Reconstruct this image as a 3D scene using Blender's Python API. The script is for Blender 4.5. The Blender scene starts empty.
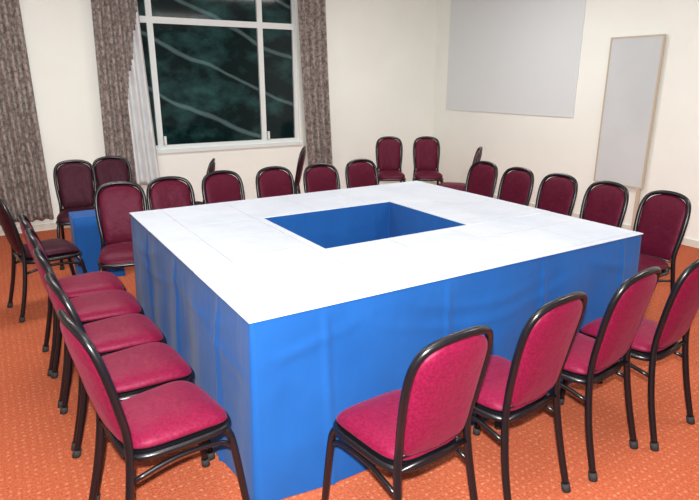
import bpy, bmesh, math, random
from mathutils import Vector, Matrix, noise
random.seed(3)
sc = bpy.context.scene
sc.view_settings.view_transform = 'Standard'

# ---------------------------------------------------------------- materials
def new_mat(name):
    m = bpy.data.materials.new(name); m.use_nodes = True
    nt = m.node_tree
    return m, nt, nt.nodes["Principled BSDF"]

def simple(name, col, rough=0.5, metal=0.0, spec=0.5):
    m, nt, b = new_mat(name)
    b.inputs["Base Color"].default_value = (*col, 1)
    b.inputs["Roughness"].default_value = rough
    b.inputs["Metallic"].default_value = metal
    b.inputs["Specular IOR Level"].default_value = spec
    return m

def noisy(name, c1, c2, scale=5, rough=0.8, bump=0.1, bscale=60, detail=4, stretch=(1,1,1), sheen=0, spec=0.3, dist=0.01, lo=0.35, hi=0.65, creases=False):
    m, nt, b = new_mat(name)
    N = nt.nodes; L = nt.links
    tc = N.new("ShaderNodeTexCoord"); mp = N.new("ShaderNodeMapping")
    mp.inputs["Scale"].default_value = stretch
    L.new(tc.outputs["Object"], mp.inputs["Vector"])
    n1 = N.new("ShaderNodeTexNoise"); n1.inputs["Scale"].default_value = scale; n1.inputs["Detail"].default_value = detail
    L.new(mp.outputs[0], n1.inputs["Vector"])
    r = N.new("ShaderNodeValToRGB")
    r.color_ramp.elements[0].position = lo; r.color_ramp.elements[0].color = (*c1, 1)
    r.color_ramp.elements[1].position = hi; r.color_ramp.elements[1].color = (*c2, 1)
    L.new(n1.outputs["Fac"], r.inputs[0]); L.new(r.outputs[0], b.inputs["Base Color"])
    n2 = N.new("ShaderNodeTexNoise"); n2.inputs["Scale"].default_value = bscale; n2.inputs["Detail"].default_value = 3
    L.new(mp.outputs[0], n2.inputs["Vector"])
    bp = N.new("ShaderNodeBump"); bp.inputs["Strength"].default_value = bump; bp.inputs["Distance"].default_value = dist
    L.new(n2.outputs["Fac"], bp.inputs["Height"]); last = bp
    if creases:   # pressed fold lines of a cloth stored folded
        br = N.new("ShaderNodeTexBrick"); br.offset = 0.0
        br.inputs["Scale"].default_value = 1.0; br.inputs["Mortar Size"].default_value = 0.006
        br.inputs["Mortar Smooth"].default_value = 1.0
        br.inputs["Brick Width"].default_value = 0.43; br.inputs["Row Height"].default_value = 0.36
        L.new(tc.outputs["Object"], br.inputs["Vector"])
        b2 = N.new("ShaderNodeBump"); b2.inputs["Strength"].default_value = 0.6; b2.inputs["Distance"].default_value = 0.006
        L.new(br.outputs["Fac"], b2.inputs["Height"]); L.new(bp.outputs[0], b2.inputs["Normal"]); last = b2
    L.new(last.outputs[0], b.inputs["Normal"])
    b.inputs["Roughness"].default_value = rough
    b.inputs["Specular IOR Level"].default_value = spec
    b.inputs["Sheen Weight"].default_value = sheen
    return m

M_wall = noisy("wall_paint", (0.85,0.89,0.84), (0.88,0.92,0.87), 1.5, 0.75, 0.15, 90)
M_ceil = simple("ceiling_paint", (0.84,0.87,0.85), 0.9)
M_white_cloth = noisy("white_tablecloth", (0.53,0.59,0.67), (0.59,0.645,0.72), 3, 0.6, 0.45, 5, dist=0.02, creases=True)
M_blue = noisy("blue_skirt_cloth", (0.004,0.066,0.255), (0.007,0.086,0.315), 2, 0.75, 0.6, 4, stretch=(1,1,0.6), sheen=0.08, dist=0.025, spec=0.2)
M_frame = simple("black_steel", (0.005,0.005,0.007), 0.3, 0.0, 0.5)
M_rubber = simple("rubber_foot", (0.02,0.02,0.02), 0.8)
M_winframe = simple("window_frame_paint", (0.72,0.78,0.78), 0.5)
M_board = simple("projection_panel", (0.68,0.74,0.76), 0.6)
M_board2 = noisy("display_board", (0.55,0.60,0.62), (0.63,0.68,0.70), 1.0, 0.45, 0.03, 30)
M_bframe = simple("board_frame", (0.55,0.47,0.36), 0.5)
M_base = simple("baseboard_paint", (0.68,0.68,0.61), 0.5)
M_lining = noisy("curtain_lining", (0.62,0.65,0.67), (0.70,0.73,0.74), 8, 0.9, 0.1)
M_ply = simple("plywood",(0.35,0.22,0.12),0.7)
M_paper = simple("paper",(0.85,0.85,0.82),0.7)

def fabric(name, c1, c2, sheen):
    m, nt, b = new_mat(name)
    N = nt.nodes; L = nt.links
    tc = N.new("ShaderNodeTexCoord")
    n1 = N.new("ShaderNodeTexNoise"); n1.inputs["Scale"].default_value = 120; n1.inputs["Detail"].default_value = 3
    L.new(tc.outputs["Object"], n1.inputs["Vector"])
    r = N.new("ShaderNodeValToRGB")
    r.color_ramp.elements[0].position = 0.35; r.color_ramp.elements[0].color = (*c1,1)
    r.color_ramp.elements[1].position = 0.65; r.color_ramp.elements[1].color = (*c2,1)
    L.new(n1.outputs["Fac"], r.inputs[0]); L.new(r.outputs[0], b.inputs["Base Color"])
    n2 = N.new("ShaderNodeTexNoise"); n2.inputs["Scale"].default_value = 16; n2.inputs["Detail"].default_value = 2
    L.new(tc.outputs["Object"], n2.inputs["Vector"])
    bp = N.new("ShaderNodeBump"); bp.inputs["Strength"].default_value = 0.45; bp.inputs["Distance"].default_value = 0.014
    L.new(n2.outputs["Fac"], bp.inputs["Height"]); L.new(bp.outputs[0], b.inputs["Normal"])
    b.inputs["Roughness"].default_value = 0.5
    b.inputs["Specular IOR Level"].default_value = 0.3
    b.inputs["Specular Tint"].default_value = (1.0,0.45,0.6,1)
    b.inputs["Sheen Weight"].default_value = sheen
    b.inputs["Sheen Tint"].default_value = (1.0,0.25,0.4,1)
    return m
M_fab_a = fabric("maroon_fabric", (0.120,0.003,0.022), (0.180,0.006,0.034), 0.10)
M_fab_b = fabric("maroon_fabric_flash_falloff", (0.062,0.003,0.014), (0.085,0.005,0.019), 0.04)  # same maroon, darkened: weaker flash on farther chairs is put into the colour
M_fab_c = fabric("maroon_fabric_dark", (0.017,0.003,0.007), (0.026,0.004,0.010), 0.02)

# carpet
m, nt, b = new_mat("orange_carpet"); M_carpet = m
N = nt.nodes; L = nt.links
tc = N.new("ShaderNodeTexCoord")
v = N.new("ShaderNodeTexVoronoi"); v.inputs["Scale"].default_value = 30; v.inputs["Randomness"].default_value = 0.25
L.new(tc.outputs["Object"], v.inputs["Vector"])
r = N.new("ShaderNodeValToRGB")
r.color_ramp.elements[0].position = 0.08; r.color_ramp.elements[0].color = (0.54,0.20,0.105,1)
r.color_ramp.elements[1].position = 0.30; r.color_ramp.elements[1].color = (0.44,0.105,0.048,1)
L.new(v.outputs["Distance"], r.inputs[0])
n1 = N.new("ShaderNodeTexNoise"); n1.inputs["Scale"].default_value = 110; n1.inputs["Detail"].default_value = 4
L.new(tc.outputs["Object"], n1.inputs["Vector"])
mx = N.new("ShaderNodeMixRGB"); mx.blend_type = 'OVERLAY'; mx.inputs[0].default_value = 0.7
L.new(r.outputs[0], mx.inputs[1]); L.new(n1.outputs["Fac"], mx.inputs[2]); L.new(mx.outputs[0], b.inputs["Base Color"])
bp = N.new("ShaderNodeBump"); bp.inputs["Strength"].default_value = 0.5; bp.inputs["Distance"].default_value = 0.01
L.new(n1.outputs["Fac"], bp.inputs["Height"]); L.new(bp.outputs[0], b.inputs["Normal"])
b.inputs["Roughness"].default_value = 0.95; b.inputs["Specular IOR Level"].default_value = 0.1

# curtain
m, nt, b = new_mat("patterned_curtain"); M_curtain = m
N = nt.nodes; L = nt.links
tc = N.new("ShaderNodeTexCoord")
n1 = N.new("ShaderNodeTexNoise"); n1.inputs["Scale"].default_value = 26; n1.inputs["Detail"].default_value = 5; n1.inputs["Roughness"].default_value = 0.7
L.new(tc.outputs["Object"], n1.inputs["Vector"])
r = N.new("ShaderNodeValToRGB")
r.color_ramp.elements[0].position = 0.40; r.color_ramp.elements[0].color = (0.14,0.108,0.098,1)
r.color_ramp.elements[1].position = 0.60; r.color_ramp.elements[1].color = (0.38,0.34,0.32,1)
L.new(n1.outputs["Fac"], r.inputs[0]); L.new(r.outputs[0], b.inputs["Base Color"])
b.inputs["Roughness"].default_value = 0.9

# night window glass: dim foliage with a few pale diagonal branches
m, nt, b = new_mat("night_glass"); M_glass = m
N = nt.nodes; L = nt.links
tc = N.new("ShaderNodeTexCoord")
mp = N.new("ShaderNodeMapping"); mp.inputs["Scale"].default_value = (1.0,1,1.5); mp.inputs["Rotation"].default_value = (0,0.45,0)
L.new(tc.outputs["Object"], mp.inputs["Vector"])
n1 = N.new("ShaderNodeTexNoise"); n1.inputs["Scale"].default_value = 2.6; n1.inputs["Detail"].default_value = 10; n1.inputs["Roughness"].default_value = 0.62
L.new(mp.outputs[0], n1.inputs["Vector"])
r = N.new("ShaderNodeValToRGB")
r.color_ramp.elements[0].position = 0.46; r.color_ramp.elements[0].color = (0.003,0.013,0.014,1)
r.color_ramp.elements[1].position = 0.78; r.color_ramp.elements[1].color = (0.030,0.100,0.098,1)
L.new(n1.outputs["Fac"], r.inputs[0])
mp2 = N.new("ShaderNodeMapping"); mp2.inputs["Rotation"].default_value = (0,-0.42,0)
L.new(tc.outputs["Object"], mp2.inputs["Vector"])
wv = N.new("ShaderNodeTexWave"); wv.bands_direction='Z'; wv.inputs["Scale"].default_value = 0.55; wv.inputs["Distortion"].default_value = 2.5; wv.inputs["Detail"].default_value = 3; wv.inputs["Detail Scale"].default_value=1.2
L.new(mp2.outputs[0], wv.inputs["Vector"])
r2 = N.new("ShaderNodeValToRGB")
r2.color_ramp.elements[0].position = 0.975; r2.color_ramp.elements[0].color = (0,0,0,1)
r2.color_ramp.elements[1].position = 1.0; r2.color_ramp.elements[1].color = (0.07,0.11,0.115,1)
L.new(wv.outputs["Fac"], r2.inputs[0])
ad = N.new("ShaderNodeMixRGB"); ad.blend_type='ADD'; ad.inputs[0].default_value=1
L.new(r.outputs[0], ad.inputs[1]); L.new(r2.outputs[0], ad.inputs[2]); L.new(ad.outputs[0], b.inputs["Base Color"])
b.inputs["Roughness"].default_value = 0.08; b.inputs["Specular IOR Level"].default_value = 0.2

# ---------------------------------------------------------------- helpers
def link(name, me, mats=()):
    o = bpy.data.objects.new(name, me); sc.collection.objects.link(o)
    for mm in mats: me.materials.append(mm)
    return o

def box_bm(bm, x0,x1,y0,y1,z0,z1, mi=0):
    vs = [bm.verts.new(p) for p in [(x0,y0,z0),(x1,y0,z0),(x1,y1,z0),(x0,y1,z0),(x0,y0,z1),(x1,y0,z1),(x1,y1,z1),(x0,y1,z1)]]
    for f in [(3,2,1,0),(4,5,6,7),(0,1,5,4),(1,2,6,5),(2,3,7,6),(3,0,4,7)]:
        fc = bm.faces.new([vs[i] for i in f]); fc.material_index = mi

def box(name, x0,x1,y0,y1,z0,z1, mat, bevel=0):
    me = bpy.data.meshes.new(name); bm = bmesh.new()
    box_bm(bm,x0,x1,y0,y1,z0,z1)
    if bevel: bmesh.ops.bevel(bm, geom=bm.edges[:], offset=bevel, segments=2, affect='EDGES')
    bm.to_mesh(me); bm.free()
    return link(name, me, [mat])

def catmull(pts, n=6):
    P = [Vector(p) for p in pts]; out = []
    Q = [P[0]*2-P[1]] + P + [P[-1]*2-P[-2]]
    for i in range(1, len(Q)-2):
        for k in range(n):
            t = k/n; a,b_,c,d = Q[i-1],Q[i],Q[i+1],Q[i+2]
            out.append(0.5*((2*b_)+(c-a)*t+(2*a-5*b_+4*c-d)*t*t+(-a+3*b_-3*c+d)*t**3))
    out.append(P[-1]); return out

def tube(bm, pts, rad, mi=0, seg=10, closed=False):
    pts = [Vector(p) for p in pts]; n = len(pts); rings = []
    ref = None
    for i,p in enumerate(pts):
        if closed: d = pts[(i+1)%n]-pts[i-1]
        else: d = pts[min(i+1,n-1)]-pts[max(i-1,0)]
        d.normalize()
        if ref is None:
            ref = d.orthogonal().normalized()
        u = (ref - d*ref.dot(d)).normalized(); ref = u
        w = d.cross(u)
        rr = rad[i] if isinstance(rad,(list,tuple)) else rad
        rings.append([bm.verts.new(p+(u*math.cos(a)+w*math.sin(a))*rr) for a in [2*math.pi*k/seg for k in range(seg)]])
    m_ = n if closed else n-1
    for i in range(m_):
        A,B = rings[i], rings[(i+1)%n]
        for k in range(seg):
            f = bm.faces.new((A[k],A[(k+1)%seg],B[(k+1)%seg],B[k])); f.material_index = mi; f.smooth = True
    if not closed:
        for R in (rings[0][::-1], rings[-1]):
            f = bm.faces.new(R); f.material_index = mi

def pillow(bm, outline, mapf, tf, tb, mi):
    cx = sum(p[0] for p in outline)/len(outline); cy = sum(p[1] for p in outline)/len(outline)
    rs = [1.0,0.985,0.95,0.88,0.75,0.55,0.3]
    def mk(sign, T):
        rings = []
        for r_ in rs:
            h = T*(1-r_**5)**0.5*(0.82+0.18*(1-r_*r_))
            rings.append([bm.verts.new(mapf(cx+(p[0]-cx)*r_, cy+(p[1]-cy)*r_, sign*h)) for p in outline])
        c = bm.verts.new(mapf(cx,cy,sign*T)); return rings, c
    n = len(outline)
    for sign,T in ((1,tf),(-1,tb)):
        rings,c = mk(sign,T)
        for i in range(len(rs)-1):
            for k in range(n):
                q = (rings[i][k],rings[i][(k+1)%n],rings[i+1][(k+1)%n],rings[i+1][k])
                f = bm.faces.new(q if sign>0 else q[::-1]); f.material_index=mi; f.smooth=True
        for k in range(n):
            q = (rings[-1][k],rings[-1][(k+1)%n],c)
            f = bm.faces.new(q if sign>0 else q[::-1]); f.material_index=mi; f.smooth=True

# ---------------------------------------------------------------- banquet chair mesh
def build_chair(mat, tag):
    me = bpy.data.meshes.new("banquet_chair_mesh_"+tag); bm = bmesh.new()
    out = []
    for k in range(44):
        a = 2*math.pi*k/44; c,s = math.cos(a), math.sin(a); e = 2/4.5
        X = abs(c)**e*(1 if c>0 else -1); Y = abs(s)**e*(1 if s>0 else -1)
        out.append((X*(0.172+0.014*Y), -0.018+Y*0.187))
    def seatmap(x,s,n):
        z = 0.435+n
        z -= 0.022*max(0,(s-0.05)/0.12)**2
        return Vector((x, s, z))
    pillow(bm, out, seatmap, 0.045, 0.028, 0)
    pan = [(p[0]*0.94,(p[1]+0.018)*0.95-0.018) for p in out]
    lo = [bm.verts.new((p[0],p[1],0.388)) for p in pan]; hi = [bm.verts.new((p[0],p[1],0.415)) for p in pan]
    n = len(pan)
    for k in range(n):
        f = bm.faces.new((lo[k],lo[(k+1)%n],hi[(k+1)%n],hi[k])); f.material_index=1
    f = bm.faces.new(lo[::-1]); f.material_index=1
    f = bm.faces.new(hi); f.material_index=1
    tube(bm, [(p[0]*0.99,p[1]*0.99,0.398) for p in out], 0.014, 1, 8, closed=True)
    KX = 0.89
    def backy(z):
        t = (z-0.42)/0.46
        return -0.205-0.075*t-0.02*t*t
    def hw(z):
        t=(z-0.45)/0.42
        return (0.150+0.018*math.sin(min(1,max(0,t))*2.2))*KX
    zb, zt, Rz = 0.465, 0.868, 0.11
    left = []
    for k in range(10):
        z = zb+(zt-Rz-zb)*k/9; left.append((hw(z), z))
    arc = []; w0 = hw(zt-Rz)
    for k in range(1,12):
        a = math.pi/2*k/12; e=0.8
        arc.append((w0*math.cos(a)**e, (zt-Rz)+Rz*math.sin(a)**e))
    right = left+arc+[(0,zt)]
    right = [(right[0][0]-0.03, zb-0.012),(right[0][0]-0.008, zb-0.004)]+right[1:]
    bo = [(0,zb-0.016)]+right + [(-x,z) for x,z in right[::-1][1:]]
    def backmap(x,z,n):
        return Vector((x, backy(z)+n+0.018*(x/0.16)**2-0.004, z))
    pillow(bm, bo, lambda x,z,n: backmap(x,z,-n), 0.024, 0.030, 0)
    def P(x,z):
        x*=KX
        return (x, backy(z)+0.018*(x/0.16)**2*0.9, z)
    half = [(0.176,-0.285,0.012),(0.168,-0.235,0.22),(0.156,-0.207,0.40)]
    half += [P(0.168,0.50),P(0.178,0.60),P(0.185,0.70),P(0.180,0.79),P(0.151,0.848),P(0.09,0.874)]
    path = half+[P(0,0.882)]+[(-p[0],p[1],p[2]) for p in half[::-1]]
    tube(bm, catmull(path,5), 0.0140, 1, 10)
    for s in (1,-1):
        tube(bm, catmull([(s*0.150,0.115,0.395),(s*0.166,0.142,0.375),(s*0.175,0.158,0.30),(s*0.182,0.195,0.012)],5), 0.0140, 1, 10)
        tube(bm, catmull([(s*0.173,0.155,0.315),(s*0.167,0.10,0.345),(s*0.160,-0.05,0.355),(s*0.160,-0.207,0.33)],4), 0.0095, 1, 8)
        tube(bm, [(s*0.182,0.195,0.0),(s*0.1815,0.193,0.035)], 0.018, 2, 10)
        tube(bm, [(s*0.1762,-0.287,0.0),(s*0.175,-0.279,0.035)], 0.018, 2, 10)
    tube(bm, [(-0.156,-0.205,0.41),(0.156,-0.205,0.41)], 0.010, 1, 8)
    tube(bm, [P(-0.165,0.458),P(0,0.456),P(0.165,0.458)], 0.008, 1, 8)
    bmesh.ops.recalc_face_normals(bm, faces=bm.faces[:])
    bm.to_mesh(me); bm.free()
    for mm in (mat, M_frame, M_rubber): me.materials.append(mm)
    return me
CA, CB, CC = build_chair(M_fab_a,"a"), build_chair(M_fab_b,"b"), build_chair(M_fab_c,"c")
def chair(x,y,deg,me=CA):
    o = bpy.data.objects.new("banquet_chair", me)
    o.location = (x,y,0); o.rotation_euler = (0,0,math.radians(deg))
    sc.collection.objects.link(o); return o

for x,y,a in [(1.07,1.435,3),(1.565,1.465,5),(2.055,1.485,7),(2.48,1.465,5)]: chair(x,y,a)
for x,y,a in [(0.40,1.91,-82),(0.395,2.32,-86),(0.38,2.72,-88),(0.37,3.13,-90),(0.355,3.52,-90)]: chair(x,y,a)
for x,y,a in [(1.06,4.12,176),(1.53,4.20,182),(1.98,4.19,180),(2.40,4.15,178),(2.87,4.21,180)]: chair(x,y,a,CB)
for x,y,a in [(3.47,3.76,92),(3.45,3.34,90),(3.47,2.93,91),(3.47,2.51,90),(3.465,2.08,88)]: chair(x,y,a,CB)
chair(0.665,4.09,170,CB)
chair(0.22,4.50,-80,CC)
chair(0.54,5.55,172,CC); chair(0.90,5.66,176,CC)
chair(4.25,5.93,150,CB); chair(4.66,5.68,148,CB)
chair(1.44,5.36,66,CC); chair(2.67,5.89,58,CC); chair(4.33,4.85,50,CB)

# ---------------------------------------------------------------- table
X0,X1,Y0,Y1 = 0.675,3.0,1.775,3.80
HX0,HX1,HY0,HY1 = 1.34,2.31,2.43,3.225
TH = 0.78
tbl = bpy.data.objects.new("conference_table", None); sc.collection.objects.link(tbl)
def child(o, p): o.parent = p; return o

def slab(name, x0,x1,y0,y1,z0,z1):
    me = bpy.data.meshes.new(name); bm = bmesh.new()
    box_bm(bm,x0,x1,y0,y1,z0,z1)
    bmesh.ops.bevel(bm, geom=bm.edges[:], offset=0.0015, segments=1, affect='EDGES')
    bm.to_mesh(me); bm.free(); return child(link(name, me, [M_white_cloth]), tbl)
E=0.009
slab("cloth_top_front", X0-E,X1+E,Y0-E,HY0, TH-0.006,TH)
slab("cloth_top_back", X0-E,X1+E,HY1,Y1+E, TH-0.006,TH)
slab("cloth_top_left", X0-E,HX0+.004,HY0-0.02,HY1+0.02, TH-0.005,TH+0.0015)
slab("cloth_top_right", HX1-.004,X1+E,HY0-0.02,HY1+0.02, TH-0.005,TH+0.0015)
for i,(a,b_,c,d) in enumerate([(X0+.03,X1-.03,Y0+.03,HY0-.03),(X0+.03,X1-.03,HY1+.03,Y1-.03),(X0+.03,HX0-.03,HY0,HY1),(HX1+.03,X1-.03,HY0,HY1)]):
    child(box("table_board_%d"%(i+1), a,b_,c,d,TH-0.035,TH-0.0065,M_ply), tbl)

def skirt(name, corners, outward, amp, seed):
    me = bpy.data.meshes.new(name); bm = bmesh.new()
    pts = []; n = len(corners); total = 0
    for i in range(n):
        a = Vector(corners[i]); c = Vector(corners[(i+1)%n]); Ls = (c-a).length
        d = (c-a)/Ls; nrm = Vector((d.y,-d.x))*outward
        dp = (Vector(corners[i])-Vector(corners[i-1])).normalized(); np_ = Vector((dp.y,-dp.x))*outward
        k = int(Ls/0.0125)
        for j in range(k):
            s = Ls*j/k
            nn = nrm if j>0 else (nrm+np_)
            pts.append((a+d*s, nn, total+s, min(1, min(s,Ls-s)/0.14), s, Ls))
        total += Ls
    NZ = 44; rows = []
    for iz in range(NZ+1):
        t = iz/NZ; z = (TH-0.004)*(1-t)+0.006*t
        row = []
        for p,nn,s,edge,sl,Ls in pts:
            f = 0.5+0.5*math.sin(s*12+2.4*math.sin(s*2.3+seed)+seed+0.3*t)
            f2 = noise.noise(Vector((s*3.6,seed,t*0.9)))
            f3 = max(0, 1-abs(((s+seed*0.37)%0.62)-0.31)/0.022)
            sw = 0
            for (per,ph,dep,base) in ((1.15,0.0,0.16,0.05),(1.5,0.9,0.22,0.10)):
                q = ((s+ph+seed)%per)/per*2-1
                t0 = base+dep*(1-q*q)
                dd=(t-t0)/0.026
                if abs(dd)<3: sw += math.exp(-dd*dd)*(1-q*q)
            diag = noise.noise(Vector((s*2.6+t*3.0,seed+5,t*3.0-s*2)))
            off = 0.004+0.022*amp*t + edge*amp*(0.024*f*t**0.8 + 0.016*f2*(0.15+t) + 0.011*f3*min(1,t*8) + 0.006*sw + 0.009*diag*min(1,t*5))
            off = max(off, 0.002)
            if t==0: off = min(off,0.006)
            row.append(bm.verts.new((p.x+nn.x*off, p.y+nn.y*off, z)))
        rows.append(row)
    m_ = len(pts)
    for iz in range(NZ):
        for k in range(m_):
            f = bm.faces.new((rows[iz][k],rows[iz+1][k],rows[iz+1][(k+1)%m_],rows[iz][(k+1)%m_])); f.smooth=True
    bmesh.ops.recalc_face_normals(bm, faces=bm.faces[:])
    bm.to_mesh(me); bm.free()
    return child(link(name, me, [M_blue]), tbl)
skirt("skirt_outer", [(X0,Y0),(X1,Y0),(X1,Y1),(X0,Y1)], 1, 1.0, 1.7)
skirt("skirt_inner", [(HX0,HY0),(HX1,HY0),(HX1,HY1),(HX0,HY1)], -1, 0.4, 4.1)

# small blue-draped side table
st = bpy.data.objects.new("draped_side_table", None); sc.collection.objects.link(st)
me = bpy.data.meshes.new("drape"); bm = bmesh.new()
x0,x1,y0,y1,h = 0.43,0.76,4.93,5.20,0.54
per=[]; K=16
for (ax,ay),(bx,by) in [((x0,y0),(x1,y0)),((x1,y0),(x1,y1)),((x1,y1),(x0,y1)),((x0,y1),(x0,y0))]:
    for j in range(K): per.append((ax+(bx-ax)*j/K, ay+(by-ay)*j/K))
cx,cy=(x0+x1)/2,(y0+y1)/2
rows=[]
for iz in range(7):
    t=iz/6; rows.append([bm.verts.new((cx+(p[0]-cx)*(1+0.05*t+0.04*t*math.sin(i*1.3)), cy+(p[1]-cy)*(1+0.05*t+0.04*t*math.sin(i*1.3)), h*(1-t)+0.002)) for i,p in enumerate(per)])
for iz in range(6):
    for k in range(len(per)):
        f=bm.faces.new((rows[iz][k],rows[iz+1][k],rows[iz+1][(k+1)%len(per)],rows[iz][(k+1)%len(per)])); f.smooth=True
bm.faces.new(rows[0])
bmesh.ops.recalc_face_normals(bm, faces=bm.faces[:])
bm.to_mesh(me); bm.free(); child(link("drape",me,[M_blue]),st)

# little torn paper scraps on the carpet
me = bpy.data.meshes.new("paper_scraps"); bm = bmesh.new()
for (px,py,sz,an) in [(0.50,1.58,0.018,0.3),(0.47,1.62,0.012,1.1),(0.53,1.54,0.010,2.0),(0.46,1.57,0.009,0.7)]:
    c,s=math.cos(an)*sz,math.sin(an)*sz
    q=[bm.verts.new(p) for p in [(px+c,py+s,0.001),(px-s,py+c,0.004),(px-c*0.9,py-s,0.001),(px+s,py-c,0.006)]]
    bm.faces.new(q)
bm.to_mesh(me); bm.free(); link("paper_scraps",me,[M_paper])

# ---------------------------------------------------------------- room shell
RX0,RX1,RY0,RY1,RH = -2.6,5.8,-2.2,7.0,2.95
box("floor", RX0-.1,RX1+.1,RY0-.1,RY1+.1,-0.1,0.0,M_carpet)
box("ceiling", RX0-.1,RX1+.1,RY0-.1,RY1+.1,RH,RH+.1,M_ceil)
box("wall_east", RX1,RX1+.1,RY0,RY1,0,RH,M_wall)
box("wall_west", RX0-.1,RX0,RY0,RY1,0,RH,M_wall)
box("wall_south", RX0-.1,RX1+.1,RY0-.1,RY0,0,RH,M_wall)
WZ0,WZ1 = 0.80,2.75
W1=(1.18,3.50); W2=(-1.9,0.10)
me = bpy.data.meshes.new("wall_north"); bm = bmesh.new()
T=0.18
for a,c,z0,z1 in [(RX0-.1,W2[0],0,RH),(W2[1],W1[0],0,RH),(W1[1],RX1+.1,0,RH),(W2[0],W2[1],0,WZ0),(W2[0],W2[1],WZ1,RH),(W1[0],W1[1],0,WZ0),(W1[0],W1[1],WZ1,RH)]:
    box_bm(bm,a,c,RY1,RY1+T,z0,z1)
bm.to_mesh(me); bm.free(); link("wall_north",me,[M_wall])
def window(name, xa, xb, mull):
    e = bpy.data.objects.new(name, None); sc.collection.objects.link(e)
    me = bpy.data.meshes.new(name+"_frame"); bm = bmesh.new()
    yf0,yf1 = RY1+0.02, RY1+0.08; w=0.055
    box_bm(bm,xa,xb,yf0,yf1,WZ0,WZ0+w); box_bm(bm,xa,xb,yf0,yf1,WZ1-w,WZ1)
    box_bm(bm,xa,xa+w,yf0-.002,yf1,WZ0,WZ1); box_bm(bm,xb-w,xb,yf0-.002,yf1,WZ0,WZ1)
    for mxx in mull: box_bm(bm,mxx-w*0.6,mxx+w*0.6,yf0-.004,yf1,WZ0,WZ1)
    box_bm(bm,xa,xb,yf0-.006,yf1,2.215,2.285)
    box_bm(bm,xa-0.03,xb+0.03,RY1-0.03,RY1+0.06,WZ0-0.035,WZ0+0.002)
    for mxx in mull: box_bm(bm,mxx+0.04,mxx+0.065,yf0-.03,yf0,WZ0+.06,WZ0+.16)
    bm.to_mesh(me); bm.free(); child(link(name+"_frame",me,[M_winframe]),e)
    me = bpy.data.meshes.new(name+"_glass"); bm = bmesh.new()
    box_bm(bm,xa,xb,RY1+0.05,RY1+0.06,WZ0,WZ1)
    bm.to_mesh(me); bm.free(); child(link(name+"_glass",me,[M_glass]),e)
window("window_1", W1[0],W1[1],[1.67,3.0])
window("window_2", W2[0],W2[1],[-1.4,-0.4])
for nm,a in [("baseboard_north",(RX0,RX1,RY1-.015,RY1,0,.07)),("baseboard_east",(RX1-.015,RX1,RY0,RY1,0,.07)),
             ("baseboard_west",(RX0,RX0+.015,RY0,RY1,0,.07)),("baseboard_south",(RX0,RX1,RY0,RY0+.015,0,.07))]:
    box(nm,*a,M_base)

def curtain(name, xt0,xt1,xb0,xb1,zb,folds,lining_from=None,y=6.90):
    me = bpy.data.meshes.new(name); bm = bmesh.new()
    NX,NZ = folds*10,40; g=[]
    for i in range(NZ+1):
        t=i/NZ; z = 2.85*(1-t)+zb*t; row=[]
        for k in range(NX+1):
            s=k/NX
            x=(xt0+(xt1-xt0)*s)*(1-t)+(xb0+(xb1-xb0)*s)*t
            yy = y+0.045*math.sin(s*folds*2*math.pi+0.6*math.sin(t*3))*(0.7+0.3*t)
            row.append(bm.verts.new((x,yy,z)))
        g.append(row)
    for i in range(NZ):
        for k in range(NX):
            f=bm.faces.new((g[i][k],g[i+1][k],g[i+1][k+1],g[i][k+1])); f.smooth=True
            if lining_from is not None:
                t=i/NZ
                if k/NX > lining_from(t): f.material_index=1
    bm.to_mesh(me); bm.free()
    o = link(name,me,[M_curtain,M_lining])
    md=o.modifiers.new("thick","SOLIDIFY"); md.thickness=0.004
    return o
curtain("curtain", 1.08,1.52,1.02,1.60,0.42,5, lambda t: 1.0-0.50*min(1,max(0,t-0.15)/0.45))
curtain("curtain", 3.46,3.86,3.58,3.95,0.45,4)
curtain("curtain", -0.35,0.40,-0.25,0.42,0.14,7)
def rod(name,x0,x1):
    me=bpy.data.meshes.new(name); bm=bmesh.new()
    tube(bm,[(x0,6.9,2.87),(x1,6.9,2.87)],0.014,0,12)
    for x in (x0+.05,x1-.05): tube(bm,[(x,6.9,2.87),(x,7.0,2.87)],0.01,0,8)
    bm.to_mesh(me); bm.free(); link(name,me,[M_winframe])
rod("curtain_rod",0.95,4.0); rod("curtain_rod",-2.1,0.5)

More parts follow.
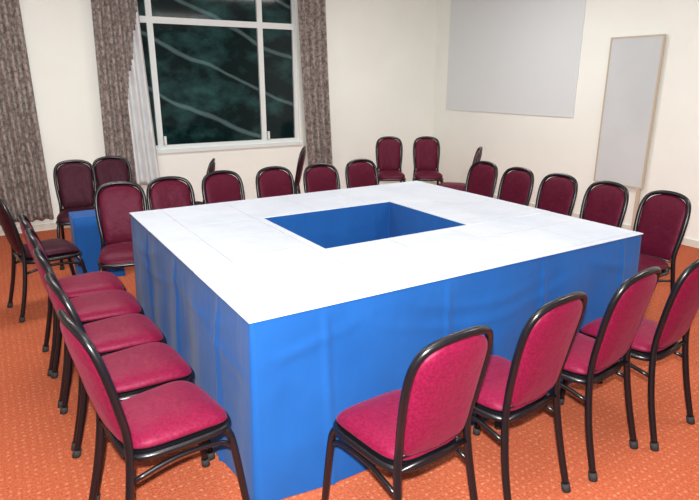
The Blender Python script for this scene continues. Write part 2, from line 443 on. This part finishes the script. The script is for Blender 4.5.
me=bpy.data.meshes.new("projection_screen"); bm=bmesh.new()
box_bm(bm,RX1-.012,RX1-.001,4.45,6.70,1.19,2.78); box_bm(bm,RX1-.015,RX1-.001,4.45,6.70,1.18,1.19)
bm.to_mesh(me); bm.free(); link("projection_screen",me,[M_board])
db = bpy.data.objects.new("display_board", None); sc.collection.objects.link(db)
y0,y1,z0,z1 = 3.48,4.04,0.51,2.02
child(box("board_surface",RX1-.045,RX1-.03,y0,y1,z0,z1,M_board2),db)
me=bpy.data.meshes.new("board_frame"); bm=bmesh.new(); w=0.014
xa,xb=RX1-.052,RX1-.018
box_bm(bm,xa,xb,y0-w,y0,z0-w,z1+w); box_bm(bm,xa,xb,y1,y1+w,z0-w,z1+w)
box_bm(bm,xa,xb,y0,y1,z0-w,z0); box_bm(bm,xa,xb,y0,y1,z1,z1+w)
box_bm(bm,xa,xb,y0+0.01,y0+0.045,0,z0-w); box_bm(bm,xa,xb,y1-0.045,y1-0.01,0,z0-w)
bm.to_mesh(me); bm.free(); child(link("board_frame",me,[M_bframe]),db)

# ---------------------------------------------------------------- lights
def area(name,loc,size,power,col=(1,1,1),rot=(0,0,0),sy=None):
    l=bpy.data.lights.new(name,'AREA'); l.energy=power; l.color=col; l.size=size
    if sy: l.shape='RECTANGLE'; l.size_y=sy
    o=bpy.data.objects.new(name,l); o.location=loc; o.rotation_euler=rot; sc.collection.objects.link(o); return o
for i,(x,y,p) in enumerate([(0.3,1.0,26),(0.3,4.6,42),(3.8,1.0,36),(3.8,4.6,44)]):
    area("ceiling_light",(x,y,2.90),1.2,p,(1.0,0.985,0.95),sy=0.6)
fl=bpy.data.lights.new("camera_flash",'SPOT'); fl.energy=680; fl.spot_size=math.radians(120); fl.spot_blend=0.5; fl.shadow_soft_size=0.025; fl.color=(1,0.985,0.97)
fo=bpy.data.objects.new("camera_flash",fl); fo.location=(-0.03,-0.02,1.74); fo.rotation_euler=(math.radians(85),0,math.radians(-31.5)); sc.collection.objects.link(fo)
w = bpy.data.worlds.new("World"); sc.world=w; w.use_nodes=True
w.node_tree.nodes["Background"].inputs[0].default_value=(0.02,0.03,0.04,1)
w.node_tree.nodes["Background"].inputs[1].default_value=0.5

# ---------------------------------------------------------------- camera
cam=bpy.data.cameras.new("camera"); cam.sensor_width=36; cam.lens=36*570/699; cam.clip_start=0.05
co=bpy.data.objects.new("camera",cam); co.location=(0,0,1.6)
co.rotation_euler=(math.radians(73.4),0,math.radians(-31.5)); sc.collection.objects.link(co); sc.camera=co
